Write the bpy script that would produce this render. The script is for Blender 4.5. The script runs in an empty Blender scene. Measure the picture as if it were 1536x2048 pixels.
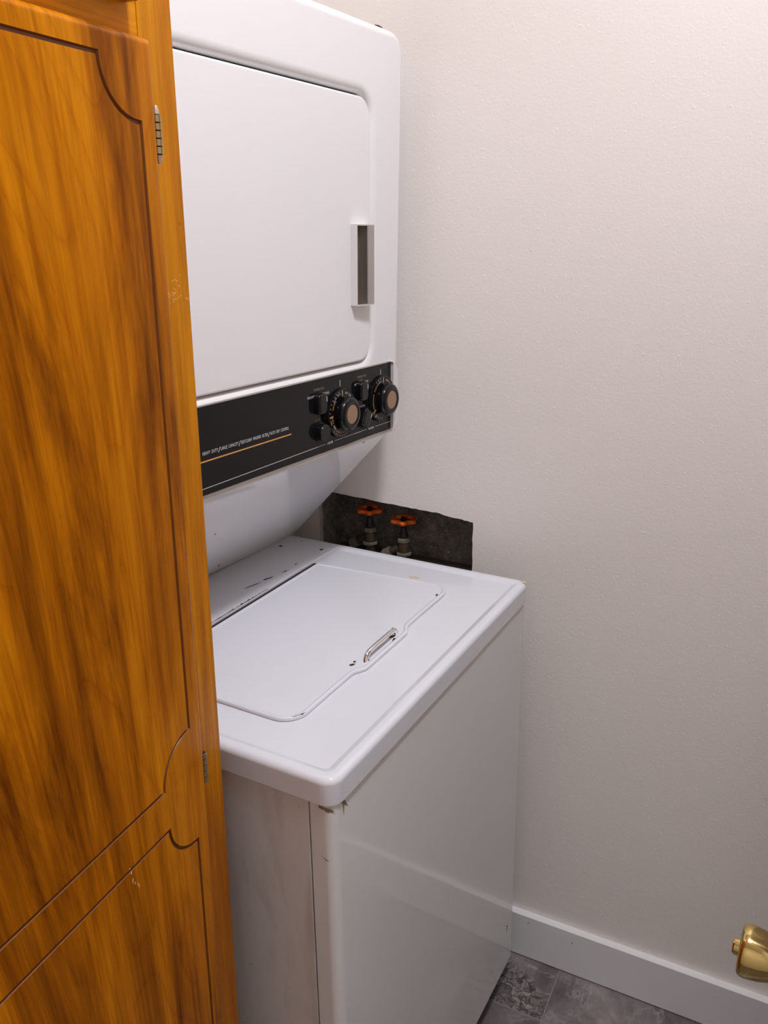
import bpy, bmesh, math, random
from mathutils import Matrix, Vector
random.seed(7)
C = bpy.context.scene.collection
R = math.radians

# ------------------------------------------------------------------ camera
cam_d = bpy.data.cameras.new('camera')
cam = bpy.data.objects.new('camera', cam_d)
C.objects.link(cam)
YAW, PITCH, ROLL = 0.45681, -0.29873, 0.00015
fw = Vector((-math.sin(YAW) * math.cos(PITCH), math.cos(YAW) * math.cos(PITCH), math.sin(PITCH)))
rt0 = Vector((math.cos(YAW), math.sin(YAW), 0))
up0 = rt0.cross(fw)
rt = rt0 * math.cos(ROLL) + up0 * math.sin(ROLL)
up = up0 * math.cos(ROLL) - rt0 * math.sin(ROLL)
M = Matrix((rt, up, -fw)).transposed().to_4x4()
M.translation = Vector((0.40149, -0.67460, 1.43963))
cam.matrix_world = M
cam_d.sensor_fit = 'AUTO'
cam_d.sensor_width = 36.0
cam_d.lens = 1690.442 * 36.0 / 2048.0
cam_d.shift_x = -27.905 / 2048.0
cam_d.shift_y = -61.478 / 2048.0
cam_d.clip_start = 0.02
bpy.context.scene.camera = cam

# ------------------------------------------------------------------ world, exposure
sc = bpy.context.scene
w = bpy.data.worlds.new('world')
sc.world = w
w.use_nodes = True
w.node_tree.nodes['Background'].inputs[0].default_value = (1.0, 0.98, 0.96, 1)
w.node_tree.nodes['Background'].inputs[1].default_value = 0.02
sc.view_settings.view_transform = 'Standard'
sc.view_settings.look = 'None'
sc.view_settings.gamma = 1.0
sc.view_settings.use_curve_mapping = False
sc.view_settings.exposure = 0.0
LAMP_POS = (0.46, -0.16, 2.68)          # ceiling light over the gap in front of the machine
LAMP_STRENGTH = 152.0
LAMP_COLOR = (0.945, 0.97, 1.08)

# ------------------------------------------------------------------ material helpers
def new_mat(name):
    m = bpy.data.materials.new(name)
    m.use_nodes = True
    nt = m.node_tree
    return m, nt, nt.nodes['Principled BSDF']

def node(nt, kind, **kw):
    n = nt.nodes.new(kind)
    for k, v in kw.items():
        if k in n.inputs.keys() if hasattr(n.inputs, 'keys') else False:
            n.inputs[k].default_value = v
        else:
            setattr(n, k, v)
    return n

def plain(name, col, rough=0.5, metal=0.0, coat=0.0, emit=None, spec=0.5):
    m, nt, b = new_mat(name)
    b.inputs['Base Color'].default_value = (*col, 1)
    b.inputs['Roughness'].default_value = rough
    b.inputs['Metallic'].default_value = metal
    b.inputs['Coat Weight'].default_value = coat
    b.inputs['Coat Roughness'].default_value = 0.05
    b.inputs['Specular IOR Level'].default_value = spec
    if emit:
        b.inputs['Emission Color'].default_value = (*emit[0], 1)
        b.inputs['Emission Strength'].default_value = emit[1]
    return m

def coords(nt, scale=(1, 1, 1), loc=(0, 0, 0), rot=(0, 0, 0)):
    tc = nt.nodes.new('ShaderNodeTexCoord')
    mp = nt.nodes.new('ShaderNodeMapping')
    mp.inputs['Scale'].default_value = scale
    mp.inputs['Location'].default_value = loc
    mp.inputs['Rotation'].default_value = rot
    nt.links.new(tc.outputs['Object'], mp.inputs['Vector'])
    return mp.outputs['Vector']

def noise(nt, vec, scale, detail=3, rough=0.5, dist=0.0):
    n = nt.nodes.new('ShaderNodeTexNoise')
    n.inputs['Scale'].default_value = scale
    n.inputs['Detail'].default_value = detail
    n.inputs['Roughness'].default_value = rough
    n.inputs['Distortion'].default_value = dist
    nt.links.new(vec, n.inputs['Vector'])
    return n.outputs['Fac']

def ramp(nt, fac, stops, interp='LINEAR'):
    r = nt.nodes.new('ShaderNodeValToRGB')
    r.color_ramp.interpolation = interp
    els = r.color_ramp.elements
    while len(els) < len(stops):
        els.new(0.5)
    for e, (p, c) in zip(els, stops):
        e.position = p
        e.color = (*c, 1) if len(c) == 3 else c
    nt.links.new(fac, r.inputs['Fac'])
    return r.outputs['Color']

def mixc(nt, fac, a, b, mode='MIX'):
    m = nt.nodes.new('ShaderNodeMix')
    m.data_type = 'RGBA'
    m.blend_type = mode
    for sock, v in ((m.inputs['Factor'], fac), (m.inputs['A'], a), (m.inputs['B'], b)):
        pass
    ins = {'f': m.inputs[0], 'a': m.inputs[6], 'b': m.inputs[7]}
    for k, v in (('f', fac), ('a', a), ('b', b)):
        if isinstance(v, (int, float)):
            ins[k].default_value = v
        elif isinstance(v, tuple):
            ins[k].default_value = (*v, 1)
        else:
            nt.links.new(v, ins[k])
    return m.outputs[2]

def bump(nt, bsdf, height, strength=0.3, dist=0.001):
    b = nt.nodes.new('ShaderNodeBump')
    b.inputs['Strength'].default_value = strength
    b.inputs['Distance'].default_value = dist
    nt.links.new(height, b.inputs['Height'])
    nt.links.new(b.outputs['Normal'], bsdf.inputs['Normal'])
    return b

def math_node(nt, op, a, b=0.0):
    m = nt.nodes.new('ShaderNodeMath')
    m.operation = op
    for i, v in enumerate((a, b)):
        if isinstance(v, (int, float)):
            m.inputs[i].default_value = v
        else:
            nt.links.new(v, m.inputs[i])
    return m.outputs[0]

# ------------------------------------------------------------------ materials
def make_wall_mat(name, col):
    m, nt, b = new_mat(name)
    v = coords(nt)
    big = noise(nt, v, 1.3, 2)
    c = ramp(nt, big, [(0.3, tuple(x * 0.975 for x in col)), (0.7, col)])
    nt.links.new(c, b.inputs['Base Color'])
    b.inputs['Roughness'].default_value = 0.42
    fine = noise(nt, v, 210, 3, 0.55)
    mid = noise(nt, v, 75, 2, 0.5)
    specks = noise(nt, v, 165, 1, 0.4)
    sp = ramp(nt, specks, [(0.70, (0, 0, 0)), (0.80, (1, 1, 1))])
    h = math_node(nt, 'ADD', math_node(nt, 'MULTIPLY', fine, 0.6), math_node(nt, 'MULTIPLY', mid, 0.5))
    h = math_node(nt, 'ADD', h, math_node(nt, 'MULTIPLY', sp, 0.45))
    bump(nt, b, h, 0.45, 0.0011)
    return m

def make_enamel(name, col, rough=0.1, dirt=0.0):
    m, nt, b = new_mat(name)
    v = coords(nt)
    big = noise(nt, v, 3.0, 3)
    c = ramp(nt, big, [(0.3, tuple(x * 0.97 for x in col)), (0.7, col)])
    if dirt:
        vs = coords(nt, (9, 9, 1.6))
        d = noise(nt, vs, 2.2, 5, 0.6, 0.4)
        f = ramp(nt, d, [(0.50, (0, 0, 0)), (0.72, (dirt, dirt, dirt))])
        c = mixc(nt, f, c, (0.40, 0.33, 0.25))
        vs2 = coords(nt, (1, 1, 0.6))
        d2 = noise(nt, vs2, 55, 2, 0.5)
        f2 = ramp(nt, d2, [(0.72, (0, 0, 0)), (0.80, (dirt * 0.7,) * 3)])
        c = mixc(nt, f2, c, (0.28, 0.22, 0.16))
    nt.links.new(c, b.inputs['Base Color'])
    b.inputs['Roughness'].default_value = rough
    h = noise(nt, v, 60, 2, 0.5)
    bump(nt, b, h, 0.03, 0.0006)
    return m

def make_wood(name, light, mid, dark, streak=1.0, seed=0.0, gloss=0.2, across=False, fan=0.0):
    """Varnished veneer; grain along z (or along y when across), optionally fanning out."""
    m, nt, b = new_mat(name)
    tc = nt.nodes.new('ShaderNodeTexCoord')
    sx = nt.nodes.new('ShaderNodeSeparateXYZ')
    nt.links.new(tc.outputs['Object'], sx.inputs[0])
    a, g = (sx.outputs['Z'], sx.outputs['Y']) if across else (sx.outputs['Y'], sx.outputs['Z'])
    if fan:
        k = math_node(nt, 'SUBTRACT', 1.0, math_node(nt, 'MULTIPLY', math_node(nt, 'SUBTRACT', g, 1.3), fan))
        a = math_node(nt, 'MULTIPLY', math_node(nt, 'ADD', a, 0.05), k)
    cb = nt.nodes.new('ShaderNodeCombineXYZ')
    nt.links.new(sx.outputs['X'], cb.inputs[0]); nt.links.new(a, cb.inputs[1]); nt.links.new(g, cb.inputs[2])
    base = cb.outputs[0]
    def vec(scale, loc=(0, 0, 0)):
        mp = nt.nodes.new('ShaderNodeMapping')
        mp.inputs['Scale'].default_value = scale
        mp.inputs['Location'].default_value = loc
        nt.links.new(base, mp.inputs['Vector'])
        return mp.outputs['Vector']
    # broad colour bands
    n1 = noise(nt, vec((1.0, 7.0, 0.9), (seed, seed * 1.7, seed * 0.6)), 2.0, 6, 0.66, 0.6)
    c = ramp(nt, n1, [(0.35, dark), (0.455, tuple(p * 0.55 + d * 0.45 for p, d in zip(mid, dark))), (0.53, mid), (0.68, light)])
    # cathedral figure: contour lines of a slow field
    n2 = noise(nt, vec((1.0, 5.0, 1.3), (seed + 3, 0.35 + seed, 0.2)), 1.2, 2, 0.45, 0.5)
    rings = math_node(nt, 'FRACT', math_node(nt, 'MULTIPLY', n2, 15.0))
    lines = ramp(nt, rings, [(0.0, (0.66, 0.52, 0.40)), (0.10, (0.94, 0.9, 0.85)), (0.7, (1, 1, 1)), (1.0, (0.82, 0.73, 0.62))])
    c = mixc(nt, 0.55 * streak, c, lines, 'MULTIPLY')
    # narrow dark mineral streaks
    n3 = noise(nt, vec((1.0, 24.0, 1.0), (seed * 2, seed, 1.3)), 2.0, 4, 0.6, 0.4)
    f3 = ramp(nt, n3, [(0.57, (0, 0, 0)), (0.72, (1, 1, 1))])
    c = mixc(nt, math_node(nt, 'MULTIPLY', f3, 0.60 * streak), c, tuple(q * 0.8 for q in dark))
    # many fine darker and lighter lines
    n5 = noise(nt, vec((1.0, 70.0, 1.4), (seed, 0.7, seed)), 1.6, 4, 0.6, 0.3)
    c = mixc(nt, 0.8, c, ramp(nt, n5, [(0.34, (0.72, 0.64, 0.55)), (0.52, (1, 1, 1)), (0.7, (1.12, 1.12, 1.1))]), 'MULTIPLY')
    # fine pores
    n4 = noise(nt, vec((1.0, 300.0, 12.0)), 1.0, 3, 0.6)
    pores = ramp(nt, n4, [(0.35, (0.84, 0.80, 0.74)), (0.55, (1, 1, 1))])
    c = mixc(nt, 0.7, c, pores, 'MULTIPLY')
    nt.links.new(c, b.inputs['Base Color'])
    b.inputs['Roughness'].default_value = gloss
    b.inputs['Specular IOR Level'].default_value = 0.10
    wob = noise(nt, vec((1, 30, 6)), 1.0, 2)
    bump(nt, b, wob, 0.05, 0.002)
    return m

def make_stone(name, seed, pebbles=False):
    m, nt, b = new_mat(name)
    tc = nt.nodes.new('ShaderNodeTexCoord')
    mp = nt.nodes.new('ShaderNodeMapping')
    mp.inputs['Location'].default_value = (seed, seed * 0.7, 0)
    nt.links.new(tc.outputs['Object'], mp.inputs['Vector'])
    v = mp.outputs['Vector']
    n = noise(nt, v, 7, 6, 0.62, 0.8)
    c = ramp(nt, n, [(0.34, (0.095, 0.078, 0.072)), (0.5, (0.175, 0.149, 0.140)), (0.66, (0.30, 0.265, 0.25))])
    fine = noise(nt, v, 45, 5, 0.7, 0.4)
    c = mixc(nt, 0.55, c, ramp(nt, fine, [(0.3, (0.62, 0.60, 0.60)), (0.7, (1.25, 1.22, 1.2))]), 'MULTIPLY')
    vein = noise(nt, v, 6.0, 5, 0.62, 0.7)
    vf = ramp(nt, math_node(nt, 'ABSOLUTE', math_node(nt, 'SUBTRACT', vein, 0.5)),
              [(0.0, (0.75, 0.75, 0.75)), (0.016, (0, 0, 0))])
    patch = ramp(nt, noise(nt, v, 9, 3, 0.6), [(0.45, (0, 0, 0)), (0.62, (1, 1, 1))])
    c = mixc(nt, math_node(nt, 'MULTIPLY', vf, patch), c, (0.42, 0.39, 0.37))
    if pebbles:
        dn = nt.nodes.new('ShaderNodeTexNoise')
        dn.inputs['Scale'].default_value = 30
        nt.links.new(v, dn.inputs['Vector'])
        vadd = nt.nodes.new('ShaderNodeVectorMath'); vadd.operation = 'MULTIPLY_ADD'
        vadd.inputs[1].default_value = (0.055, 0.055, 0)
        nt.links.new(dn.outputs['Color'], vadd.inputs[0])
        nt.links.new(v, vadd.inputs[2])
        vo = nt.nodes.new('ShaderNodeTexVoronoi'); vo.feature = 'DISTANCE_TO_EDGE'
        vo.inputs['Scale'].default_value = 78
        nt.links.new(vadd.outputs[0], vo.inputs['Vector'])
        vc = nt.nodes.new('ShaderNodeTexVoronoi'); vc.feature = 'F1'
        vc.inputs['Scale'].default_value = 78
        nt.links.new(vadd.outputs[0], vc.inputs['Vector'])
        cell = ramp(nt, vc.outputs['Color'], [(0.1, (0.13, 0.11, 0.10)), (0.6, (0.24, 0.21, 0.19)), (0.95, (0.34, 0.305, 0.275))])
        jf = ramp(nt, vo.outputs['Distance'], [(0.02, (0.9, 0.9, 0.9)), (0.12, (0, 0, 0))])
        pc = mixc(nt, jf, cell, (0.045, 0.038, 0.034))
        # printed pebble band in the tile, ends at a slanting edge
        sx = nt.nodes.new('ShaderNodeSeparateXYZ')
        nt.links.new(tc.outputs['Object'], sx.inputs[0])
        d = math_node(nt, 'ADD', math_node(nt, 'MULTIPLY', sx.outputs['X'], 0.62), sx.outputs['Y'])
        d = math_node(nt, 'ADD', d, math_node(nt, 'MULTIPLY', math_node(nt, 'SUBTRACT', noise(nt, v, 26, 2), 0.5), 0.06))
        mf = ramp(nt, d, [(0.640, (1, 1, 1)), (0.666, (0, 0, 0))])
        c = mixc(nt, mf, c, pc)
    nt.links.new(c, b.inputs['Base Color'])
    b.inputs['Roughness'].default_value = 0.38
    return m

WALL = make_wall_mat('wall_paint', (0.900, 0.840, 0.775))
CEIL = plain('ceiling_paint', (0.82, 0.80, 0.77), 0.7)
TRIM = plain('trim_paint', (0.86, 0.84, 0.825), 0.28)
ENAMEL = make_enamel('white_enamel', (0.755, 0.750, 0.780), 0.05)
ENAMEL_DRY = make_enamel('white_enamel_upper', (0.87, 0.845, 0.835), 0.22)
ENAMEL_SIDE = make_enamel('white_enamel_side', (0.72, 0.69, 0.655), 0.3, dirt=0.55)
ENAMEL_FRONT = make_enamel('white_enamel_front', (0.77, 0.76, 0.74), 0.045)
ENAMEL_SLOPE = make_enamel('white_enamel_skirt', (0.88, 0.87, 0.88), 0.045)
GAP = plain('dark_gap', (0.02, 0.018, 0.016), 0.8)  # near-black that paints shade into the gaps; feet and hinge pins share it
RUST = plain('rust', (0.045, 0.022, 0.014), 0.8)
BEIGE = plain('primer_chip', (0.62, 0.50, 0.36), 0.6)
BLACK = plain('black_panel', (0.008, 0.0075, 0.008), 0.11, spec=0.24)
BLACK_KNOB = plain('black_plastic', (0.006, 0.006, 0.007), 0.2, spec=0.35)
CHROME = plain('chrome', (0.88, 0.87, 0.86), 0.10, 1.0)
STEEL = plain('brushed_steel', (0.50, 0.48, 0.46), 0.34, 1.0)
DULL = plain('dull_brown_steel', (0.22, 0.19, 0.15), 0.45, 0.8)
COPPER = plain('copper_cap', (0.44, 0.28, 0.185), 0.3, 0.9)
ORANGE_LINE = plain('orange_print', (0.75, 0.36, 0.10), 0.5)
WHITE_PRINT = plain('white_print', (0.62, 0.60, 0.58), 0.5)
BROWN_PRINT = plain('brown_print', (0.26, 0.17, 0.12), 0.5)
GREY_PRINT = plain('grey_print', (0.22, 0.215, 0.21), 0.5)
BRASS = plain('polished_brass', (0.60, 0.46, 0.18), 0.09, 1.0)
HINGE = plain('aged_brass', (0.42, 0.33, 0.17), 0.33, 0.9)
HINGE_TIP = plain('pale_hinge_tip', (0.55, 0.48, 0.38), 0.4, 0.6)
VALVE_BRASS = plain('weathered_brass', (0.12, 0.093, 0.060), 0.5, 0.6)
VALVE_LIGHT = plain('pale_fitting', (0.27, 0.235, 0.18), 0.5, 0.3)
VALVE_DARK = plain('dark_spindle', (0.05, 0.042, 0.035), 0.5, 0.4)
VALVE_ORANGE = plain('orange_wheel', (0.95, 0.15, 0.010), 0.35)
WOOD_DOOR = make_wood('varnished_veneer', (0.64, 0.232, 0.0030), (0.49, 0.155, 0.0022), (0.16, 0.040, 0.0018), 1.0, 4.0, fan=0.65)  # real grain; seed picked so its dark bands also shade the lower door
WOOD_STILE = make_wood('varnished_stile', (0.68, 0.265, 0.0030), (0.58, 0.210, 0.0022), (0.38, 0.110, 0.0020), 0.35, 5.3)
WOOD_RAIL = make_wood('varnished_rail', (0.78, 0.310, 0.0030), (0.70, 0.260, 0.0022), (0.52, 0.170, 0.0020), 0.25, 2.1, across=True)
WOOD_GROOVE = plain('groove_brown', (0.20, 0.060, 0.008), 0.4)  # darker reddish brown for the routed grooves and one nick
WOOD_RAW = plain('chipped_wood', (0.75, 0.52, 0.28), 0.7)
DOOR_PAINT = plain('door_paint', (0.45, 0.43, 0.40), 0.35)
SIDING = plain('gypsum_edge', (0.55, 0.52, 0.47), 0.9)
LAMP_GLASS = plain('lamp_glass', (0.9, 0.9, 0.9), 0.4, emit=(LAMP_COLOR, LAMP_STRENGTH))

def make_cavity():
    m, nt, b = new_mat('dark_block')
    v = coords(nt)
    n = noise(nt, v, 60, 5, 0.7)
    c = ramp(nt, n, [(0.3, (0.09, 0.079, 0.068)), (0.6, (0.26, 0.235, 0.205)), (0.8, (0.42, 0.39, 0.355))])
    s = noise(nt, v, 330, 2, 0.5)
    f = ramp(nt, s, [(0.66, (0, 0, 0)), (0.74, (1, 1, 1))])
    c = mixc(nt, f, c, (0.75, 0.72, 0.66))
    nt.links.new(c, b.inputs['Base Color'])
    b.inputs['Roughness'].default_value = 0.9
    bump(nt, b, n, 0.8, 0.004)
    return m
CAVITY = make_cavity()

# ------------------------------------------------------------------ object helpers
def obj(name, bm, mat, parent=None, smooth=True, angle=35, local=None):
    bmesh.ops.remove_doubles(bm, verts=bm.verts, dist=1e-6)
    bmesh.ops.recalc_face_normals(bm, faces=bm.faces)
    me = bpy.data.meshes.new(name)
    bm.to_mesh(me)
    bm.free()
    mats = mat if isinstance(mat, (list, tuple)) else [mat]
    for q in mats:
        me.materials.append(q)
    if smooth:
        me.shade_smooth()
        me.set_sharp_from_angle(angle=R(angle))
    o = bpy.data.objects.new(name, me)
    if smooth:
        wn = o.modifiers.new('weighted_normal', 'WEIGHTED_NORMAL')
        wn.keep_sharp = True
        wn.weight = 80
    C.objects.link(o)
    if parent is not None:
        o.parent = parent
    if local is not None:
        o.matrix_local = local
    return o

def tag(o, label=None, cat=None, group=None, kind=None):
    if label: o['label'] = label
    if cat: o['category'] = cat
    if group: o['group'] = group
    if kind: o['kind'] = kind
    return o

def empty(name, mat=None):
    o = bpy.data.objects.new(name, None)
    C.objects.link(o)
    o.empty_display_size = 0.05
    if mat is not None:
        o.matrix_world = mat
    return o

def add_box(bm, x0, x1, y0, y1, z0, z1, bev=0.0, seg=2, mi=0):
    vs = [bm.verts.new((x, y, z)) for x in (x0, x1) for y in (y0, y1) for z in (z0, z1)]
    idx = [(0, 1, 3, 2), (4, 6, 7, 5), (0, 4, 5, 1), (2, 3, 7, 6), (0, 2, 6, 4), (1, 5, 7, 3)]
    fs = [bm.faces.new([vs[i] for i in q]) for q in idx]
    for f in fs: f.material_index = mi
    if bev > 0:
        es = list({e for f in fs for e in f.edges})
        r = bmesh.ops.bevel(bm, geom=es, offset=bev, segments=seg, affect='EDGES', profile=0.5)
        for f in r['faces']: f.material_index = mi
    return vs

def box(name, x0, x1, y0, y1, z0, z1, mat, parent=None, bev=0.0, seg=2):
    bm = bmesh.new()
    add_box(bm, x0, x1, y0, y1, z0, z1, bev, seg)
    return obj(name, bm, mat, parent)

def loops(bm, rings, cap0=True, cap1=True, closed=True, mi=0):
    vr = [[bm.verts.new(p) for p in r] for r in rings]
    n = len(vr[0])
    for a, b in zip(vr[:-1], vr[1:]):
        for i in range(n if closed else n - 1):
            j = (i + 1) % n
            f = bm.faces.new((a[i], a[j], b[j], b[i]))
            f.material_index = mi
    if cap0: bm.faces.new(vr[0][::-1]).material_index = mi
    if cap1: bm.faces.new(vr[-1]).material_index = mi
    return vr

def rrect(a0, a1, b0, b1, r, seg=6):
    """2-D rounded rectangle; r = one radius or four (a1b1, a0b1, a0b0, a1b0)."""
    rs = [r] * 4 if isinstance(r, (int, float)) else r
    cs = [(a1, b1, -1, -1, 0), (a0, b1, 1, -1, 90), (a0, b0, 1, 1, 180), (a1, b0, -1, 1, 270)]
    out = []
    for (ca, cb, sa, sb, st), rr in zip(cs, rs):
        rr = max(rr, 1e-5)
        for i in range(seg + 1):
            t = R(st + 90.0 * i / seg)
            out.append((ca + sa * rr + rr * math.cos(t), cb + sb * rr + rr * math.sin(t)))
    return out

def lathe(bm, prof, axis='x', origin=(0, 0, 0), n=40, cap=True, mi=0):
    """prof: list of (radius, distance along the axis)."""
    rings = []
    for r, d in prof:
        ring = []
        for i in range(n):
            t = 2 * math.pi * i / n
            a, b = r * math.cos(t), r * math.sin(t)
            p = {'x': (d, a, b), 'y': (b, d, a), 'z': (a, b, d)}[axis]
            ring.append(tuple(o + q for o, q in zip(origin, p)))
        rings.append(ring)
    return loops(bm, rings, cap, cap, mi=mi)

def tube(bm, pts, r, n=12, mi=0):
    rings = []
    pts = [Vector(p) for p in pts]
    prev = None
    for i, p in enumerate(pts):
        d = (pts[min(i + 1, len(pts) - 1)] - pts[max(i - 1, 0)]).normalized()
        u = prev if prev is not None else (Vector((0, 0, 1)) if abs(d.z) < 0.9 else Vector((1, 0, 0)))
        u = (u - d * u.dot(d)).normalized()
        prev = u
        v = d.cross(u)
        rr = r[i] if isinstance(r, (list, tuple)) else r
        rings.append([tuple(p + u * rr * math.cos(2 * math.pi * k / n) + v * rr * math.sin(2 * math.pi * k / n)) for k in range(n)])
    loops(bm, rings, mi=mi)

def chip(name, pts, mat, parent, z=0.0, axis='z', thick=0.0003, local=None):
    """A thin fleck with an irregular outline lying on a surface."""
    bm = bmesh.new()
    def P(a, b, h):
        return {'z': (a, b, h), 'x': (h, a, b), 'y': (a, h, b)}[axis]
    lo = [P(a, b, z - 0.0002) for a, b in pts]
    hi = [P(a, b, z + thick) for a, b in pts]
    loops(bm, [lo, hi])
    return obj(name, bm, mat, parent, smooth=False, local=local)

def blob(cx, cy, rx, ry, ang=0.0, n=11, seed=0, jag=0.35):
    rng = random.Random(seed)
    out = []
    for i in range(n):
        t = 2 * math.pi * i / n
        k = 1 + rng.uniform(-jag, jag)
        a, b = rx * k * math.cos(t), ry * k * math.sin(t)
        out.append((cx + a * math.cos(ang) - b * math.sin(ang), cy + a * math.sin(ang) + b * math.cos(ang)))
    return out

# ------------------------------------------------------------------ the room
WALL_Y = 0.6813
X0, X1, Y0, ZC = -0.80, 1.35, -1.60, 2.70

def struct(name, bm, mat, label, cat, smooth=False, parent=None):
    o = obj(name, bm, mat, parent, smooth=smooth)
    tag(o, label, cat, kind='structure')
    return o

def jitter_line(a, b, n, amp, seed):
    rng = random.Random(seed)
    out = []
    for i in range(n):
        t = i / n
        out.append((a[0] + (b[0] - a[0]) * t + (rng.uniform(-amp, amp) if i else 0),
                    a[1] + (b[1] - a[1]) * t + (rng.uniform(-amp, amp) if i else 0)))
    return out

# wall beside the machine, with the ragged opening cut in its board
hole = (jitter_line((-0.4394, 0.745), (-0.4394, 0.934), 6, 0.0008, 1)
        + jitter_line((-0.4394, 0.934), (-0.2606, 0.9262), 14, 0.0007, 2)
        + jitter_line((-0.2606, 0.9262), (-0.1785, 0.9239), 10, 0.0008, 3)
        + jitter_line((-0.1785, 0.9239), (-0.1520, 0.9195), 4, 0.0010, 4)
        + jitter_line((-0.1520, 0.9195), (-0.1132, 0.9167), 7, 0.0010, 5)
        + jitter_line((-0.1132, 0.9167), (-0.1115, 0.745), 16, 0.0009, 6))
bm = bmesh.new()
ov = [bm.verts.new((x, WALL_Y, z)) for x, z in ((X0, 0), (X1, 0), (X1, ZC), (X0, ZC))]
hv = [bm.verts.new((x, WALL_Y, z)) for x, z in hole]
es = [bm.edges.new((ov[i], ov[(i + 1) % 4])) for i in range(4)]
es += [bm.edges.new((hv[i], hv[(i + 1) % len(hv)])) for i in range(len(hv))]
bmesh.ops.triangle_fill(bm, use_beauty=True, use_dissolve=False, edges=es)
wall_right = struct('wall_right', bm, WALL, 'white orange peel textured wall behind the washer, with a ragged hole for the valves', 'wall')
bm = bmesh.new()
loops(bm, [[(x, WALL_Y, z) for x, z in hole], [(x, WALL_Y + 0.0127, z) for x, z in hole]], False, False)
obj('board_edge', bm, SIDING, wall_right, smooth=False)
box('cavity_back', -0.60, 0.06, 0.7746, 0.80, 0.62, 1.20, CAVITY, wall_right)
box('cavity_stud', -0.478, -0.4396, WALL_Y + 0.0127, 0.7746, 0.62, 1.20, CAVITY, wall_right)
box('cavity_stud', 0.0, 0.038, WALL_Y + 0.0127, 0.7746, 0.62, 1.20, CAVITY, wall_right)
box('cavity_sill', -0.4396, 0.0, WALL_Y + 0.0127, 0.7746, 0.62, 0.66, CAVITY, wall_right)
box('cavity_header', -0.4396, 0.0, WALL_Y + 0.0127, 0.7746, 1.16, 1.20, CAVITY, wall_right)
box('cavity_board', -0.4396, 0.0, 0.757, 0.7746, 0.66, 0.792, plain('dark_board', (0.13, 0.105, 0.08), 0.85), wall_right, 0.001)

bm = bmesh.new(); add_box(bm, X0 - 0.05, X0, Y0, 0.85, 0, ZC)
struct('wall_back', bm, WALL, 'white wall behind the washer and dryer back', 'wall')
bm = bmesh.new(); add_box(bm, X1, X1 + 0.05, Y0, 0.85, 0, ZC)
struct('wall_front', bm, WALL, 'white wall facing the washer front, out of the picture', 'wall')
bm = bmesh.new(); add_box(bm, X0 - 0.05, X1 + 0.05, Y0 - 0.05, Y0, 0, ZC)
struct('wall_left', bm, WALL, 'white wall behind the viewer, out of the picture', 'wall')
bm = bmesh.new(); add_box(bm, X0 - 0.05, X1 + 0.05, Y0 - 0.05, 0.85, ZC, ZC + 0.05)
struct('ceiling', bm, CEIL, 'white flat ceiling above the laundry corner', 'ceiling')

# floor: grout bed and tiles
bm = bmesh.new(); add_box(bm, X0 - 0.05, X1 + 0.05, Y0 - 0.05, 0.72, -0.05, -0.0010)
floor = struct('floor', bm, plain('grout', (0.27, 0.245, 0.23), 0.8), 'grey brown marbled stone tile floor beside the washer', 'floor')
TS, JX, JY = 0.305, 0.1045, 0.5420
stone = [make_stone('stone_tile_%d' % i, 3.1 * i + 1.3) for i in range(5)]
pebble = make_stone('pebble_tile', 0.0, True)
proto = {}
for i in range(-3, 5):
    for j in range(-8, 2):
        ax, ay = JX + (i - 1) * TS, JY + (j - 1) * TS
        if ax > X1 or ax + TS < X0 or ay > WALL_Y or ay + TS < Y0:
            continue
        g = 0.0012
        bx0, bx1 = max(ax + g, X0), min(ax + TS - g, X1)
        by0, by1 = max(ay + g, Y0), min(ay + TS - g, WALL_Y)
        bm = bmesh.new()
        add_box(bm, bx0, bx1, by0, by1, -0.004, 0.0, 0.0008, 1)
        mt = pebble if (i, j) == (0, 1) else stone[(i * 3 + j * 5) % 5]
        obj('tile', bm, mt, floor, smooth=False)

# baseboard
bm = bmesh.new()
prof = [(WALL_Y, 0.0025), (0.6665, 0.0025), (0.6665, 0.1018), (0.6672, 0.1026), (WALL_Y, 0.1026)]
loops(bm, [[(x, y, z) for y, z in prof] for x in (X0, X1)])
struct('baseboard_right', bm, TRIM, 'white square baseboard along the wall beside the washer', 'baseboard', smooth=False)
for q, (px, pz) in enumerate([(0.035, 0.088), (0.125, 0.078)]):
    chip('scuff', blob(px, pz, 0.0010, 0.0016, 0.4, 7, q), RUST, bpy.data.objects['baseboard_right'], 0.6665, 'y', -0.0003)

# ------------------------------------------------------------------ ceiling light
lamp = empty('ceiling_light', Matrix.Translation(Vector(LAMP_POS) + Vector((0, 0, 0.02))))
tag(lamp, 'round flush ceiling light in front of the washer', 'ceiling light')
bm = bmesh.new(); lathe(bm, [(0.13, 0.0), (0.135, -0.008), (0.135, -0.022), (0.128, -0.026)], 'z', n=48)
obj('base', bm, TRIM, lamp)
bm = bmesh.new()
lathe(bm, [(0.122 * math.cos(t), -0.024 - 0.055 * math.sin(t)) for t in [R(a) for a in (0, 15, 30, 45, 60, 75, 88)]], 'z', n=48)
obj('glass_dome', bm, LAMP_GLASS, lamp)

# ------------------------------------------------------------------ the washer / dryer stack
def rot_small(lx, ly):
    return Matrix.Rotation(ly, 4, 'Y') @ Matrix.Rotation(-lx, 4, 'X')
stack = empty('stacked_washer_dryer', Matrix.Rotation(-0.04123, 4, 'Z') @ rot_small(-0.00449, -0.00809))
tag(stack, 'white stacked washer and dryer with black control panel, standing against the wall', 'washer dryer')
W, H, LIP, HB = 0.606, 0.8558, 0.0349, 0.0648
BACK = -0.66

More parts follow.
